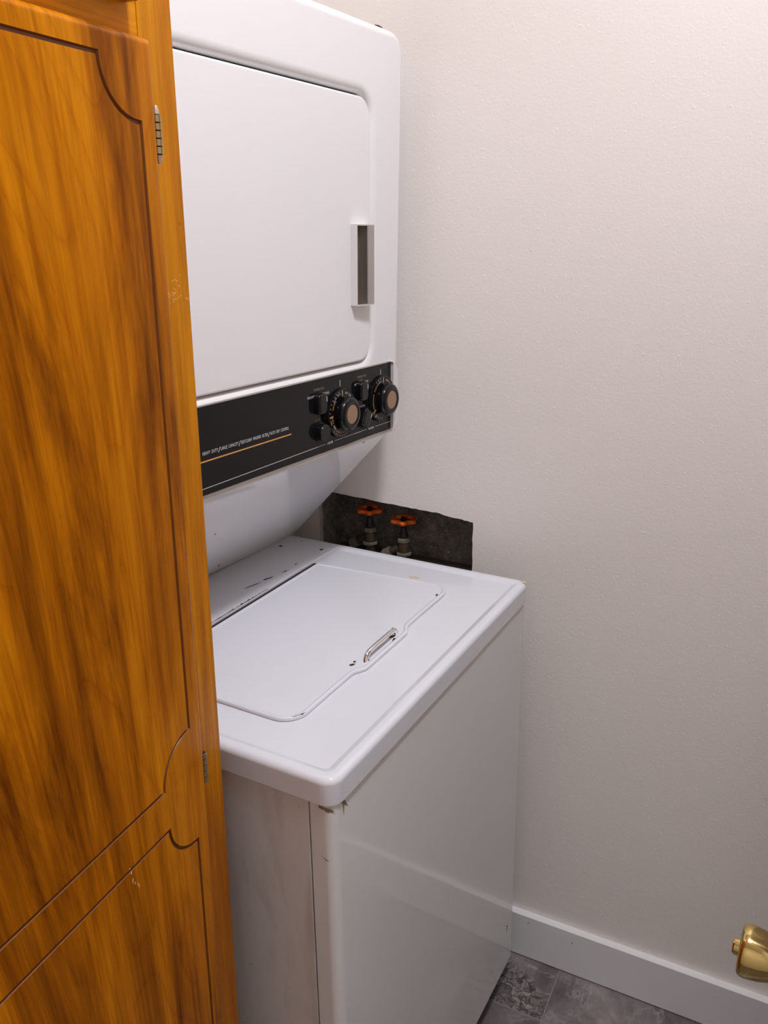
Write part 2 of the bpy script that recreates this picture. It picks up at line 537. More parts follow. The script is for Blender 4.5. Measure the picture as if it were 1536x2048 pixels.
# --- washer body (frame: front x = 0, left side y = 0)
# front panel wraps both front corners
rc, xr = 0.013, -0.0325
out = [(xr, 0.0)] + [(-0.001 - rc + rc * math.sin(R(a)), rc - rc * math.cos(R(a))) for a in (0, 15, 30, 45, 60, 75, 90)]
out += [(-0.001 - rc + rc * math.cos(R(a)), W - rc + rc * math.sin(R(a))) for a in (0, 15, 30, 45, 60, 75, 90)] + [(xr, W)]
inn = [(xr, W - 0.004), (-0.012, W - 0.016), (-0.012, 0.016), (xr, 0.004)]
bm = bmesh.new()
loops(bm, [[(x, y, z) for x, y in out + inn] for z in (HB, H - LIP + 0.004)])
obj('front_panel', bm, ENAMEL_FRONT, stack, angle=40)
box('side_panel', BACK, xr - 0.0022, 0.0, 0.003, HB - 0.02, H - LIP - 0.0016, ENAMEL_SIDE, stack, 0.0008)
box('side_panel', BACK, xr - 0.0022, W - 0.003, W, HB - 0.02, H - LIP - 0.0016, ENAMEL_SIDE, stack, 0.0008)
box('inner_cabinet', BACK + 0.01, -0.030, 0.004, W - 0.004, 0.030, H - LIP, GAP, stack)
box('toe_plinth', BACK + 0.02, -0.045, 0.02, W - 0.02, 0.012, 0.06, GAP, stack)
for fx in (-0.08, -0.60):
    for fy in (0.06, W - 0.06):
        bm = bmesh.new(); lathe(bm, [(0.017, 0.005), (0.019, 0.009), (0.019, 0.016), (0.008, 0.018), (0.008, 0.05)], 'z', (fx, fy, -0.002), 20)
        obj('foot', bm, GAP, stack)

# --- top deck with rolled rim
bm = bmesh.new()
def deck_loop(off, z, r):
    return [(x, y, z) for x, y in rrect(BACK + off, 0.0025 - off, -0.003 + off, W + 0.003 - off, max(r, 0.002), 8)]
zb = H - LIP
rings = [deck_loop(0.006, zb, 0.014), deck_loop(0.0015, zb, 0.018), deck_loop(0.0, zb + 0.0015, 0.020)]
for a in (0, 18, 36, 54, 72, 90):
    rings.append(deck_loop(0.008 - 0.008 * math.cos(R(a)), H - 0.008 + 0.008 * math.sin(R(a)), 0.020 - (0.008 - 0.008 * math.cos(R(a)))))
rings += [deck_loop(0.0135, H, 0.011), deck_loop(0.0150, H - 0.0004, 0.010), deck_loop(0.0225, H - 0.0038, 0.007), deck_loop(0.0240, H - 0.0042, 0.006)]
loops(bm, rings)
deck = obj('washer_top', bm, ENAMEL, stack, angle=50)
ZD = H - 0.0042

# --- lid: raised plate with beaded edge and a tab around the handle
def arc(cx, cy, r, a0, a1, n):
    return [(cx + r * math.cos(R(a0 + (a1 - a0) * i / n)), cy + r * math.sin(R(a0 + (a1 - a0) * i / n))) for i in range(n + 1)]
XL, XF, YN, YF, YF2 = -0.3600, -0.1030, 0.0715, 0.5080, 0.5250
lid_out = [(XL, YN)]
lid_out += arc(-0.1350, YN + 0.0325, 0.0325, -90, 0, 8)[:-1]
lid_out += [(XF, 0.106), (XF, 0.206), (XF + 0.0005, 0.2105), (XF + 0.0025, 0.2160), (XF + 0.0065, 0.2220), (XF + 0.0095, 0.2270), (XF + 0.0105, 0.2320)]
lid_out += [(XF + 0.0105, 0.345), (XF + 0.0095, 0.3500), (XF + 0.0065, 0.3560), (XF + 0.0025, 0.3640), (XF + 0.0005, 0.3710), (XF, 0.3770)]
lid_out += arc(-0.1350, YF2 - 0.0325, 0.0325, 0, 84, 8)
lid_out += [(-0.22, 0.5195), (-0.295, 0.5135), (XL, YF)]
def offset_poly(p, d):
    n = len(p); out = []
    for i in range(n):
        a, b, c = Vector(p[i - 1]), Vector(p[i]), Vector(p[(i + 1) % n])
        e1, e2 = (b - a).normalized(), (c - b).normalized()
        n1, n2 = Vector((-e1.y, e1.x)), Vector((-e2.y, e2.x))
        m = (n1 + n2)
        m = m / max(m.length_squared, 1e-9) * 2
        if m.length > 2.0: m = m.normalized() * 2.0
        q = b + m * d
        out.append((q.x, q.y))
    return out
bm = bmesh.new()
T0 = 0.0056
rings = [[(x, y, ZD - 0.001) for x, y in offset_poly(lid_out, 0.0022)],
         [(x, y, ZD + 0.0006) for x, y in offset_poly(lid_out, 0.0020)],
         [(x, y, ZD + 0.0010) for x, y in offset_poly(lid_out, 0.0)]]
for a in (10, 30, 50, 70, 90, 110, 130, 150):
    rings.append([(x, y, ZD + 0.0030 + (T0 - 0.0030) * math.sin(R(a))) for x, y in offset_poly(lid_out, 0.0030 * (1 - math.cos(R(a))))])
rings.append([(x, y, ZD + 0.0038) for x, y in offset_poly(lid_out, 0.0075)])
loops(bm, rings)
lid = obj('washer_lid', bm, ENAMEL, stack, angle=60)
ZL = ZD + 0.0038
bm = bmesh.new()
hx = -0.1045
hz = ZL + 0.0100
tube(bm, [(hx, 0.2460, ZL - 0.001), (hx, 0.2475, ZL + 0.004), (hx, 0.2510, ZL + 0.0076), (hx, 0.2570, hz), (hx, 0.270, hz + 0.0006),
          (hx, 0.315, hz + 0.0006), (hx, 0.3270, hz), (hx, 0.3320, ZL + 0.0076), (hx, 0.3350, ZL + 0.004), (hx, 0.3365, ZL - 0.001)], 0.0036, 14)
tag(obj('lid_handle', bm, CHROME, lid), 'chrome bar handle')
zc = ZL + 0.0001
for q, pts in enumerate([blob(hx + 0.0010, 0.2468, 0.0035, 0.0050, 0.2, 10, 1), blob(hx - 0.0045, 0.3250, 0.0055, 0.0042, 0.6, 11, 2),
                         blob(hx + 0.0052, 0.3190, 0.0030, 0.0048, 0.1, 10, 3), blob(-0.1150, 0.2290, 0.0028, 0.0042, -0.5, 9, 4),
                         blob(-0.1165, 0.2365, 0.0017, 0.0022, 0.2, 8, 5), blob(-0.1120, 0.4860, 0.0018, 0.0036, 0.3, 9, 6),
                         blob(-0.1195, 0.3500, 0.0010, 0.0016, 0.2, 7, 7)]):
    chip('rust_chip', pts, RUST, lid, zc)
chip('rust_chip', blob(-0.1085, 0.0905, 0.0017, 0.0085, -0.5, 11, 8), RUST, lid, ZD + 0.0048, thick=0.0006)
# primer coloured spots on the deck
chip('primer_chip', blob(-0.1805, 0.5395, 0.0100, 0.0048, 0.2, 13, 9), BEIGE, deck, ZD)
chip('primer_chip', blob(-0.0035, W - 0.0065, 0.0035, 0.0050, 0.8, 9, 10), BEIGE, deck, H)

# --- hinge strip behind the lid
bm = bmesh.new()
add_box(bm, -0.520, -0.3665, -0.001, 0.5945, ZD - 0.004, H + 0.0030, 0.0016, 3)
strip = obj('hinge_strip', bm, ENAMEL, stack, angle=50)
box('hinge_gap_shade', -0.3662, -0.3590, 0.0, 0.508, ZD - 0.002, ZD + 0.0032, GAP, stack)  # dark filler strip standing in for the shade in the hinge groove
zs = H + 0.0030
for q, pts in enumerate([blob(-0.4630, 0.5390, 0.0038, 0.0030, 0.1, 9, 11), blob(-0.3860, 0.5600, 0.0040, 0.0038, 0.1, 9, 12),
                         blob(-0.3985, 0.3700, 0.0014, 0.0160, -0.22, 13, 13), blob(-0.3930, 0.4060, 0.0020, 0.0090, -0.3, 11, 14),
                         blob(-0.3850, 0.4460, 0.0012, 0.0060, -0.2, 9, 15), blob(-0.3865, 0.4800, 0.0010, 0.0040, 0, 8, 16),
                         blob(-0.4420, 0.5780, 0.0008, 0.0030, 0, 8, 19)]):
    chip('rust_chip', pts, RUST, strip, zs)
rng = random.Random(3)
jag = [(-0.3672, 0.225 + 0.0045 * i + rng.uniform(-.001, .001)) for i in range(34)]
jag2 = [(-0.3672 - abs(rng.gauss(0.0022, 0.0012)) * (1 - abs(i - 16) / 20.0), y) for i, (x, y) in enumerate(jag)][::-1]
chip('rust_chip', jag + jag2, RUST, strip, zs)
chip('primer_chip', blob(-0.3690, 0.5895, 0.0028, 0.0040, 0.3, 9, 17), BEIGE, strip, zs)

# --- grime and flecks on the near corner of the front panel
fp = bpy.data.objects['front_panel']
GRIME = plain('grime', (0.26, 0.19, 0.12), 0.7)
chip('grime_mark', blob(-0.010, H - LIP - 0.0045, 0.0105, 0.0030, 0, 15, 21, 0.5), GRIME, fp, 0.0, 'y', -0.0002)
chip('grime_mark', [(0.015, 0.8190), (0.019, 0.8150), (0.0205, 0.7990), (0.0225, 0.8120), (0.030, 0.8040), (0.024, 0.8165), (0.020, 0.8200)], GRIME, fp, -0.001, 'x')
chip('grime_mark', [(-0.020, 0.7520), (-0.0135, 0.7475), (-0.0080, 0.7470), (-0.0135, 0.7488)], RUST, fp, 0.0, 'y', -0.0002)
chip('rust_chip', [(0.566, 0.1640), (0.5685, 0.1560), (0.5660, 0.1520), (0.5655, 0.1500), (0.5700, 0.1540), (0.5705, 0.1610)], RUST, fp, -0.001, 'x')

# --- dryer (own frame, turned a touch on the washer)
XD = -0.25079
D = (Matrix.Translation((XD, W, 1.2)) @ Matrix.Rotation(-0.03229, 4, 'Z') @ rot_small(0.0200, 0.00851)
     @ Matrix.Translation((-XD, -W, -1.2)))
ZT, ZB = 1.7135, 1.0905
DY0, DY1 = -0.012, 0.6165
def dl(y0, y1, z0, z1, r, x, flare=False):
    # the right side of the sheet metal shell flares slightly towards the top
    return [(x, y + (0.0125 * (z - ZB) / (ZT - ZB) if (flare and y > 0.5) else 0.0), z) for y, z in rrect(y0, y1, z0, z1, r, 8)]
bm = bmesh.new()
rings = [dl(DY0, DY1, ZB, ZT + 0.004, (0.034, 0.030, 0.003, 0.003), BACK + 0.02, True)]
rb = 0.014
for a in (0, 15, 30, 45, 60, 75, 90):
    o_ = rb - rb * math.cos(R(a))
    rings.append(dl(DY0 + o_, DY1 - o_, ZB, ZT + 0.004 - o_, (max(0.034 - o_, 0.006), max(0.030 - o_, 0.006), 0.003, 0.003), XD - rb + rb * math.sin(R(a)), True))
DR0, DR1, DZ0, DZ1 = 0.030, 0.5300, 1.2215, 1.6172
HR = 0.030
for off, dx in ((-0.014, 0.0), (-0.009, -0.0006), (-0.005, -0.0022), (-0.002, -0.0050), (0.0, -0.0090), (0.0006, -0.016)):
    rings.append(dl(DR0 + off, DR1 - off, DZ0 + off, DZ1 - off, HR - off, XD + dx))
loops(bm, rings)
dryer = obj('dryer_cabinet', bm, ENAMEL_DRY, stack, angle=50, local=D)
bm = bmesh.new()
rings = [dl(DR0 + 0.0026, DR1 - 0.0026, DZ0 + 0.0026, DZ1 - 0.0044, HR - 0.002, XD - 0.016)]
for a in (0, 22, 45, 68, 90):
    o_ = 0.0026 + 0.0035 - 0.0035 * math.cos(R(a))
    rings.append(dl(DR0 + o_, DR1 - o_, DZ0 + o_, DZ1 - o_ - 0.0018, HR - o_, XD - 0.0042 + 0.0035 * math.sin(R(a))))
loops(bm, rings)
chip('rust_chip', blob(XD - 0.012, 0.5700, 0.0030, 0.0100, 0.1, 11, 91), RUST, dryer, ZT + 0.0040, 'z', 0.0012)
box('door_gap_shade', XD - 0.0158, XD - 0.0120, DR0 + 0.004, DR1 - 0.004, DZ0 + 0.004, DZ1 - 0.0012, GAP, dryer)  # dark sheet painting in the shade of the gap round the door
ddoor = obj('dryer_door', bm, ENAMEL_DRY, stack, angle=50, local=D)
xf = XD - 0.0007

# door pull: open metal channel, a deep one with the lip on its right
def dpart(name, bm, mat, parent=stack, label=None, angle=35, smooth=True):
    o = obj(name, bm, mat, parent, angle=angle, smooth=smooth, local=D if parent is stack else None)
    if label: tag(o, label)
    return o
bm = bmesh.new()
hz0, hz1 = 1.3135, 1.4315
# C profile in (x, y): base on the door, left wall, right wall with folded face
prof = [(0.0, 0.4736), (0.0020, 0.4736), (0.0020, 0.4940), (0.0146, 0.4952), (0.0156, 0.4964), (0.0156, 0.5142),
        (0.0146, 0.5160), (0.0, 0.5160)]
loops(bm, [[(xf + a, b, z) for a, b in prof] for z in (hz0, hz1)])
dpart('dryer_handle', bm, STEEL, ddoor, 'satin steel pull handle', smooth=False)
hd = bpy.data.objects['dryer_handle']
box('handle_lip', xf, xf + 0.0118, 0.4718, 0.4734, hz0 - 0.001, hz1 + 0.001, CHROME, ddoor, 0.0004, 1)
for z0, lab in ((hz0 - 0.0012, 'a'), (hz1 - 0.0008, 'b')):
    bm = bmesh.new()
    pe = [(0.0, 0.4736), (0.0114, 0.4736), (0.0154, 0.4964), (0.0154, 0.5142), (0.0146, 0.5160), (0.0, 0.5160)]
    loops(bm, [[(xf + a, b_, z) for a, b_ in pe] for z in (z0, z0 + 0.0020)])
    obj('handle_end', bm, CHROME, ddoor, smooth=False)
box('handle_recess', xf + 0.0016, xf + 0.0026, 0.4740, 0.4936, hz0 + 0.001, hz1 - 0.001, DULL, ddoor)  # darker brown sheet over the channel floor

# sloping lower part down to the washer top
bm = bmesh.new()
poly = [(XD - 0.003, ZB + 0.008), (BACK + 0.02, ZB + 0.008), (BACK + 0.02, H - 0.002), (-0.4790, H - 0.002)]
loops(bm, [[(x, y, z) for x, z in poly] for y in (DY0 + 0.004, 0.6080)])
bmesh.ops.bevel(bm, geom=[e for e in bm.edges], offset=0.0016, segments=2, affect='EDGES')
low = dpart('sloping_skirt', bm, ENAMEL_SLOPE, angle=40)
def slope_chip(y, z, ry, rz, seed):
    t = (ZB + 0.008 - z) / (ZB + 0.008 - (H - 0.002))
    x = (XD - 0.003) + (-0.4790 - XD + 0.003) * t
    nrm = Vector((ZB + 0.010 - H, 0, -( -XD + 0.003 - 0.4790) )).normalized()
    nrm = Vector((0.245, 0, -0.226)).normalized()
    bm = bmesh.new()
    tz = Vector((0.226, 0, 0.245)).normalized()
    pts = blob(0, 0, ry, rz, 0.3, 9, seed)
    c0 = Vector((x, y, z))
    loops(bm, [[tuple(c0 + Vector((0, a, 0)) + tz * b + nrm * h) for a, b in pts] for h in (-0.0005, 0.0004)])
    obj('rust_chip', bm, RUST, low, smooth=False)
slope_chip(0.535, 1.0815, 0.0042, 0.0016, 31)
slope_chip(0.22, 0.96, 0.0016, 0.0014, 32)
slope_chip(0.30, 0.90, 0.0014, 0.0010, 33)
slope_chip(0.26, 0.985, 0.0012, 0.0016, 34)
slope_chip(0.375, 0.872, 0.0012, 0.0040, 35)

# --- control panel
CZ0, CZ1, CY1 = 1.0985, 1.2125, 0.5868
XP = XD + 0.0030
bm = bmesh.new()
add_box(bm, XD - 0.004, XP, DY0 + 0.02, CY1, CZ0, CZ1, 0.0007, 1)
panel = dpart('control_panel', bm, BLACK)
bm = bmesh.new()
pr = [(CY1 - 0.004, 1.2140), (CY1 + 0.0015, 1.2140), (0.6010, 1.1990), (0.6010, 1.1085), (CY1 + 0.0015, 1.0955), (CY1 - 0.004, 1.0955), (CY1 - 0.0005, 1.1000), (CY1 - 0.0005, 1.2095)]
loops(bm, [[(x, y, z) for y, z in pr] for x in (XD - 0.004, XP + 0.0055)])
bmesh.ops.bevel(bm, geom=[e for e in bm.edges], offset=0.0006, segments=1, affect='EDGES')
dpart('panel_end_cap', bm, plain('satin_trim', (0.82, 0.80, 0.79), 0.38, 0.2), label='silver end cap')
box('panel_trim', XD - 0.002, XP + 0.0012, DY0 + 0.02, CY1, 1.0950, 1.0985, plain('aged_trim', (0.42, 0.37, 0.32), 0.4, 0.5), panel)
box('panel_trim', XD - 0.002, XP + 0.0008, DY0 + 0.02, CY1, 1.2125, 1.2138, STEEL, panel)
XS = XP + 0.00005
def line(name, y0, z0, y1, z1, wd, mat, parent=panel, x=None):
    x = XS if x is None else x
    d = Vector((y1 - y0, z1 - z0)).normalized() * wd / 2
    n = (-d.y, d.x)
    bm = bmesh.new()
    q = [(y0 + n[0], z0 + n[1]), (y0 - n[0], z0 - n[1]), (y1 - n[0], z1 - n[1]), (y1 + n[0], z1 + n[1])]
    loops(bm, [[(x - 0.0002, a, b) for a, b in q], [(x + 0.00012, a, b) for a, b in q]])
    return obj(name, bm, mat, parent, smooth=False)
line('orange_stripe', 0.02, 1.1424, 0.3090, 1.1428, 0.0017, ORANGE_LINE)
line('white_stripe', 0.02, 1.1063, 0.3935, 1.1104, 0.0008, WHITE_PRINT)
line('white_stripe', 0.4177, 1.1108, 0.5105, 1.1112, 0.0008, WHITE_PRINT)
line('white_stripe', 0.5370, 1.1110, 0.5855, 1.1108, 0.0008, WHITE_PRINT)
line('index_mark', 0.4342, 1.1935, 0.4342, 1.2030, 0.0013, WHITE_PRINT)
line('index_mark', 0.5532, 1.1955, 0.5532, 1.2045, 0.0013, WHITE_PRINT)

def text(body, y, z, size, mat, align='LEFT', name='lettering', sx=1.0, width=None, x=None, parent=panel, rot=0.0, shear=0.0):
    cu = bpy.data.curves.new('lettering', 'FONT')
    cu.body = body
    cu.size = size
    cu.align_x = align
    cu.extrude = 0.00008
    cu.shear = shear
    cu.resolution_u = 2
    to = bpy.data.objects.new('tmp_text', cu)
    C.objects.link(to)
    bpy.context.view_layer.update()
    me = bpy.data.meshes.new_from_object(to.evaluated_get(bpy.context.evaluated_depsgraph_get()))
    bpy.data.objects.remove(to)
    bpy.data.curves.remove(cu)
    if width:
        xs = [v.co.x for v in me.vertices]
        sx = width / (max(xs) - min(xs))
    mt = Matrix(((0, 0, 1, XS if x is None else x), (sx, 0, 0, y), (0, 1, 0, z), (0, 0, 0, 1)))
    if rot:
        mt = mt @ Matrix.Rotation(rot, 4, 'Z')
    me.transform(mt)
    me.name = name
    me.materials.clear(); me.materials.append(mat)
    o = bpy.data.objects.new(name, me)
    C.objects.link(o)
    o.parent = parent
    return o
for wd, ya, yb in (('HEAVY  DUTY', 0.1272, 0.1560), ('LARGE  CAPACITY', 0.1610, 0.1955), ('SELFCLEAN  WASHER  FILTER', 0.2006, 0.2564), ('AUTO  DRY  CONTROL', 0.2622, 0.3036)):
    text(wd, ya, 1.1507, 0.0064, WHITE_PRINT, width=yb - ya, shear=0.12)
for ya in (0.1567, 0.1961, 0.2574):
    line('lettering', ya, 1.1489, ya + 0.0038, 1.1558, 0.0008, WHITE_PRINT)
text('DRYER', 0.4056, 1.1085, 0.0052, WHITE_PRINT, 'CENTER')
text('WASHER', 0.5240, 1.1088, 0.0052, WHITE_PRINT, 'CENTER', sx=0.85)
text('TEMPERATURE', 0.3780, 1.1955, 0.0054, BROWN_PRINT, 'CENTER', sx=0.75)
text('REGULAR', 0.3960, 1.1870, 0.0052, WHITE_PRINT, 'CENTER', sx=0.75)
text('DELICATE', 0.3580, 1.1862, 0.0052, WHITE_PRINT, 'CENTER', sx=0.75)
text('START', 0.3745, 1.1495, 0.0054, BROWN_PRINT, 'CENTER', sx=0.8)
text('TEMPERATURE', 0.4945, 1.1985, 0.0054, BROWN_PRINT, 'CENTER', sx=0.75)
text('WASH', 0.4935, 1.1925, 0.0050, BROWN_PRINT, 'CENTER', sx=0.85)
text('COLD', 0.5095, 1.1890, 0.0050, WHITE_PRINT, 'CENTER', sx=0.85)
text('HOT', 0.4790, 1.1878, 0.0050, WHITE_PRINT, 'CENTER', sx=0.85)
text('NORMAL', 0.4985, 1.1505, 0.0046, WHITE_PRINT, 'CENTER', sx=0.8)
text('HIGH', 0.5105, 1.1430, 0.0046, WHITE_PRINT, 'CENTER', sx=0.85)

def arc_text(wd, a, r, sz, mat, x, parent):
    """Dial lettering set round an arc, joined into one printed word."""
    bm = bmesh.new()
    sz *= 0.85
    step = math.degrees(sz * 0.74 / r)
    for i, ch in enumerate(wd):
        if ch == ' ': continue
        o = text(ch, 0, 0, sz, mat, 'CENTER', 'dial_lettering', x=x, parent=None)
        me = o.data
        t = R(a - (i - (len(wd) - 1) / 2) * step)
        me.transform(Matrix.Translation((0, r * math.cos(t), r * math.sin(t))) @ Matrix.Rotation(t - math.pi / 2, 4, 'X'))
        bm.from_mesh(me)
        bpy.data.objects.remove(o)
        bpy.data.meshes.remove(me)
    me = bpy.data.meshes.new('dial_lettering')
    bm.to_mesh(me); bm.free()
    me.materials.append(mat)
    o = bpy.data.objects.new('dial_lettering', me)
    C.objects.link(o)
    o.parent = parent
    return o

def timer(y, z, words, ticks, rot0):
    k = empty('timer_knob'); k.parent = stack; k.matrix_local = D @ Matrix.Translation((XP, y, z))
    bm = bmesh.new()
    lathe(bm, [(0.0370, 0.0), (0.0382, 0.0006), (0.0382, 0.0040), (0.0374, 0.0048)], 'x', n=64)
    dial = obj('timer_dial', bm, BLACK, k, angle=40)
    bm = bmesh.new()
    lathe(bm, [(0.0165, 0.0044), (0.0160, 0.0075), (0.0175, 0.0095), (0.0235, 0.0105), (0.0255, 0.0120), (0.0265, 0.0145),
               (0.0265, 0.0175), (0.0255, 0.0202), (0.0230, 0.0222), (0.0190, 0.0232), (0.0168, 0.0228), (0.0155, 0.0216)], 'x', n=56)
    obj('knob_grip', bm, BLACK_KNOB, k, angle=50)
    bm = bmesh.new()
    lathe(bm, [(0.0148, 0.0214), (0.0148, 0.0222), (0.0142, 0.0226)], 'x', n=40)
    obj('knob_cap', bm, COPPER, k)
    xd_ = 0.00492
    def radial(a, r0, r1, wd, mat):
        c, s = math.cos(R(a)), math.sin(R(a))
        line('dial_mark', r0 * c, r0 * s, r1 * c, r1 * s, wd, mat, k, xd_)
    for a, r0, r1, wd, mat in ticks:
        radial(a, r0, r1, wd, mat)
    for wd, a, r, sz, mat in words:
        arc_text(wd, a, r, sz, mat, xd_, k)
    return k
GOLD = plain('gold_print', (0.55, 0.33, 0.07), 0.5)
t1 = [(92, 0.0270, 0.0362, 0.0021, GOLD), (183, 0.0270, 0.0355, 0.0026, GOLD)]
t1 += [(a, 0.0345, 0.0358, 0.0013, WHITE_PRINT) for a in (108, 118, 128, 139, 150, 161, 172, 226, 236, 246, 256, 266, 276, 286, 296)]
w1 = [('60', 72, 0.0300, 0.0062, WHITE_PRINT), ('50', 54, 0.0300, 0.0062, WHITE_PRINT), ('40', 36, 0.0300, 0.0062, WHITE_PRINT),
      ('AUTO DRY', 122, 0.0305, 0.0042, WHITE_PRINT), ('NORMAL', 146, 0.0275, 0.0044, ORANGE_LINE), ('PERM PRESS', 205, 0.0275, 0.0042, ORANGE_LINE),
      ('OFF', 197, 0.0322, 0.0042, WHITE_PRINT), ('DAMP DRY', 232, 0.0290, 0.0044, WHITE_PRINT), ('AIR FLUFF', 262, 0.0290, 0.0042, ORANGE_LINE)]
timer(0.4345, 1.1520, w1, t1, 0)
t2 = [(88, 0.0265, 0.0360, 0.0021, GOLD), (214, 0.0270, 0.0355, 0.0022, GOLD)]
t2 += [(a, 0.0345, 0.0358, 0.0013, WHITE_PRINT) for a in (104, 114, 124, 227, 300)]
w2 = [('10', 70, 0.0300, 0.0056, WHITE_PRINT), ('REGULAR', 50, 0.0310, 0.0044, ORANGE_LINE), ('PERMANENT PRESS', 165, 0.0290, 0.0046, ORANGE_LINE),
      ('8', 232, 0.0310, 0.0060, WHITE_PRINT), ('6', 243, 0.0310, 0.0060, WHITE_PRINT), ('4', 254, 0.0310, 0.0060, WHITE_PRINT), ('2', 265, 0.0310, 0.0060, WHITE_PRINT),
      ('SOAK', 112, 0.0290, 0.0044, WHITE_PRINT)]
timer(0.5535, 1.1555, w2, t2, 0)

def small_knob(y, z, ang, mark_ang):
    k = empty('selector_knob'); k.parent = stack
    k.matrix_local = D @ Matrix.Translation((XP, y, z)) @ Matrix.Rotation(R(ang), 4, 'X')
    bm = bmesh.new()
    rings = []
    for off, x in ((-0.0006, 0.0), (-0.0004, 0.0075), (0.0004, 0.0094), (0.0020, 0.0104), (0.0040, 0.0106)):
        rings.append([(x, a, b) for a, b in rrect(-0.0112 + off, 0.0112 - off, -0.0148 + off, 0.0148 - off, 0.0062 - off * 0.5, 6)])
    loops(bm, rings)
    obj('knob_body', bm, BLACK_KNOB, k, angle=50)
    line('pointer', 0.0072, 0.0030, 0.0072, 0.0108, 0.0015, WHITE_PRINT, k, 0.01062)
small_knob(0.3765, 1.1760, 0, 0)
small_knob(0.4905, 1.1780, 0, 0)
k3 = small_knob(0.4985, 1.1330, -32, 0)
b = empty('start_button'); b.parent = stack; b.matrix_local = D @ Matrix.Translation((XP, 0.3790, 1.1325))
bm = bmesh.new(); lathe(bm, [(0.0152, 0.0), (0.0152, 0.0020), (0.0145, 0.0024)], 'x', n=36)
obj('button_collar', bm, BLACK, b)
bm = bmesh.new(); lathe(bm, [(0.0128, 0.0022), (0.0128, 0.0105), (0.0120, 0.0116), (0.0100, 0.0114)], 'x', n=36)
obj('button_cap', bm, BLACK_KNOB, b)

# ------------------------------------------------------------------ the tall cabinet
PHI = 0.06705
cab = empty('tall_cabinet', Matrix.Translation((-0.12469, -0.04864, 0)) @ Matrix.Rotation(PHI, 4, 'Z') @ Matrix.Rotation(-0.00534, 4, 'X'))
tag(cab, 'orange brown varnished wooden cabinet with a routed door, left of the washer', 'cabinet')
CW, CT, CD = 0.555, 2.36, 0.60
ST = 0.0455
def wb(name, x0, x1, y0, y1, z0, z1, mat, bev=0.0010):
    return box(name, x0, x1, y0, y1, z0, z1, mat, cab, bev, 2)
wb('stile', -0.019, 0.0, -ST, 0.0, 0.004, CT, WOOD_STILE)
wb('stile', -0.019, 0.0, -CW, -CW + ST, 0.004, CT, WOOD_STILE)
wb('rail', -0.019, -0.0003, -CW + ST, -ST - 0.0004, 1.560, 1.640, WOOD_RAIL, 0.0006)
wb('rail', -0.019, -0.0003, -CW + ST, -ST - 0.0004, CT - 0.06, CT, WOOD_RAIL, 0.0006)
wb('rail', -0.019, -0.0003, -CW + ST, -ST - 0.0004, 0.09, 0.15, WOOD_RAIL, 0.0006)
wb('side_panel', -CD, -0.019, -0.019, -0.001, 0.004, CT, WOOD_STILE)
wb('side_panel', -CD, -0.019, -CW + 0.001, -CW + 0.019, 0.004, CT, WOOD_STILE)
wb('top_panel', -CD, -0.019, -CW + 0.019, -0.019, CT - 0.02, CT, WOOD_STILE)
wb('bottom_panel', -CD, -0.019, -CW + 0.019, -0.019, 0.09, 0.108, WOOD_STILE)
wb('back_panel', -CD, -CD + 0.006, -CW + 0.019, -0.019, 0.108, CT - 0.02, WOOD_STILE)
wb('toe_board', -0.075, -0.060, -CW + 0.019, -0.019, 0.004, 0.09, WOOD_STILE)
wb('shelf', -CD + 0.006, -0.03, -CW + 0.019, -0.019, 1.585, 1.603, WOOD_STILE)

T = 0.018
def panel_path(y0, y1, z0, z1, scoop_t, scoop_b, r, n=9):
    """Routed outline (y, z), counter-clockwise, concave corners where asked."""
    p = []
    def corner(cy, cz, a0, a1, on, rr=r):
        if on:
            p.extend([(cy + rr * math.cos(R(a0 + (a1 - a0) * i / n)), cz + rr * math.sin(R(a0 + (a1 - a0) * i / n))) for i in range(n + 1)])
        else:
            p.append((cy, cz))
    corner(y0, z0, 90, 0, scoop_b)
    corner(y1, z0, 180, 90, scoop_b)
    corner(y1, z1, 270, 180, scoop_t)
    corner(y0, z1, 0, -90, scoop_t)
    return p

def slab_door(name, y0, y1, z0, z1, panels):
    """Overlay door: rounded front edge, V-grooves routed around each panel."""
    bm = bmesh.new()
    def rect(off, x):
        return [(x, y, z) for y, z in rrect(y0 + off, y1 - off, z0 + off, z1 - off, 0.0010, 3)]
    rings = [rect(0.0, 0.0008), rect(0.0, 0.0105)]
    for a in (20, 40, 60, 75, 90):
        rings.append(rect(0.0065 - 0.0065 * math.cos(R(a)), 0.0105 + 0.0075 * math.sin(R(a))))
    vr = loops(bm, rings, True, False)
    outer = vr[-1]
    n = len(outer)
    es = []
    for i in range(n):
        e = bm.edges.get((outer[i], outer[(i + 1) % n])) or bm.edges.new((outer[i], outer[(i + 1) % n]))
        es.append(e)
    gw = 0.0019
    for pth in panels:
        o = [bm.verts.new((T, y, z)) for y, z in offset_poly(pth, -gw)]
        m1 = [bm.verts.new((T - 0.0026, y, z)) for y, z in offset_poly(pth, -0.0009)]
        m2 = [bm.verts.new((T - 0.0026, y, z)) for y, z in offset_poly(pth, 0.0009)]
        i_ = [bm.verts.new((T, y, z)) for y, z in offset_poly(pth, gw)]
        k = len(pth)
        for a, b_, mi in ((o, m1, 1), (m1, m2, 1), (m2, i_, 1)):
            for q in range(k):
                f = bm.faces.new((a[q], a[(q + 1) % k], b_[(q + 1) % k], b_[q]))
                f.material_index = mi
        for q in range(k):
            es.append(bm.edges.get((o[q], o[(q + 1) % k])))
        ies = [bm.edges.get((i_[q], i_[(q + 1) % k])) for q in range(k)]
        bmesh.ops.triangle_fill(bm, use_beauty=True, edges=ies)
    bmesh.ops.triangle_fill(bm, use_beauty=True, edges=es)
    return obj(name, bm, [WOOD_DOOR, WOOD_GROOVE], cab, angle=30)
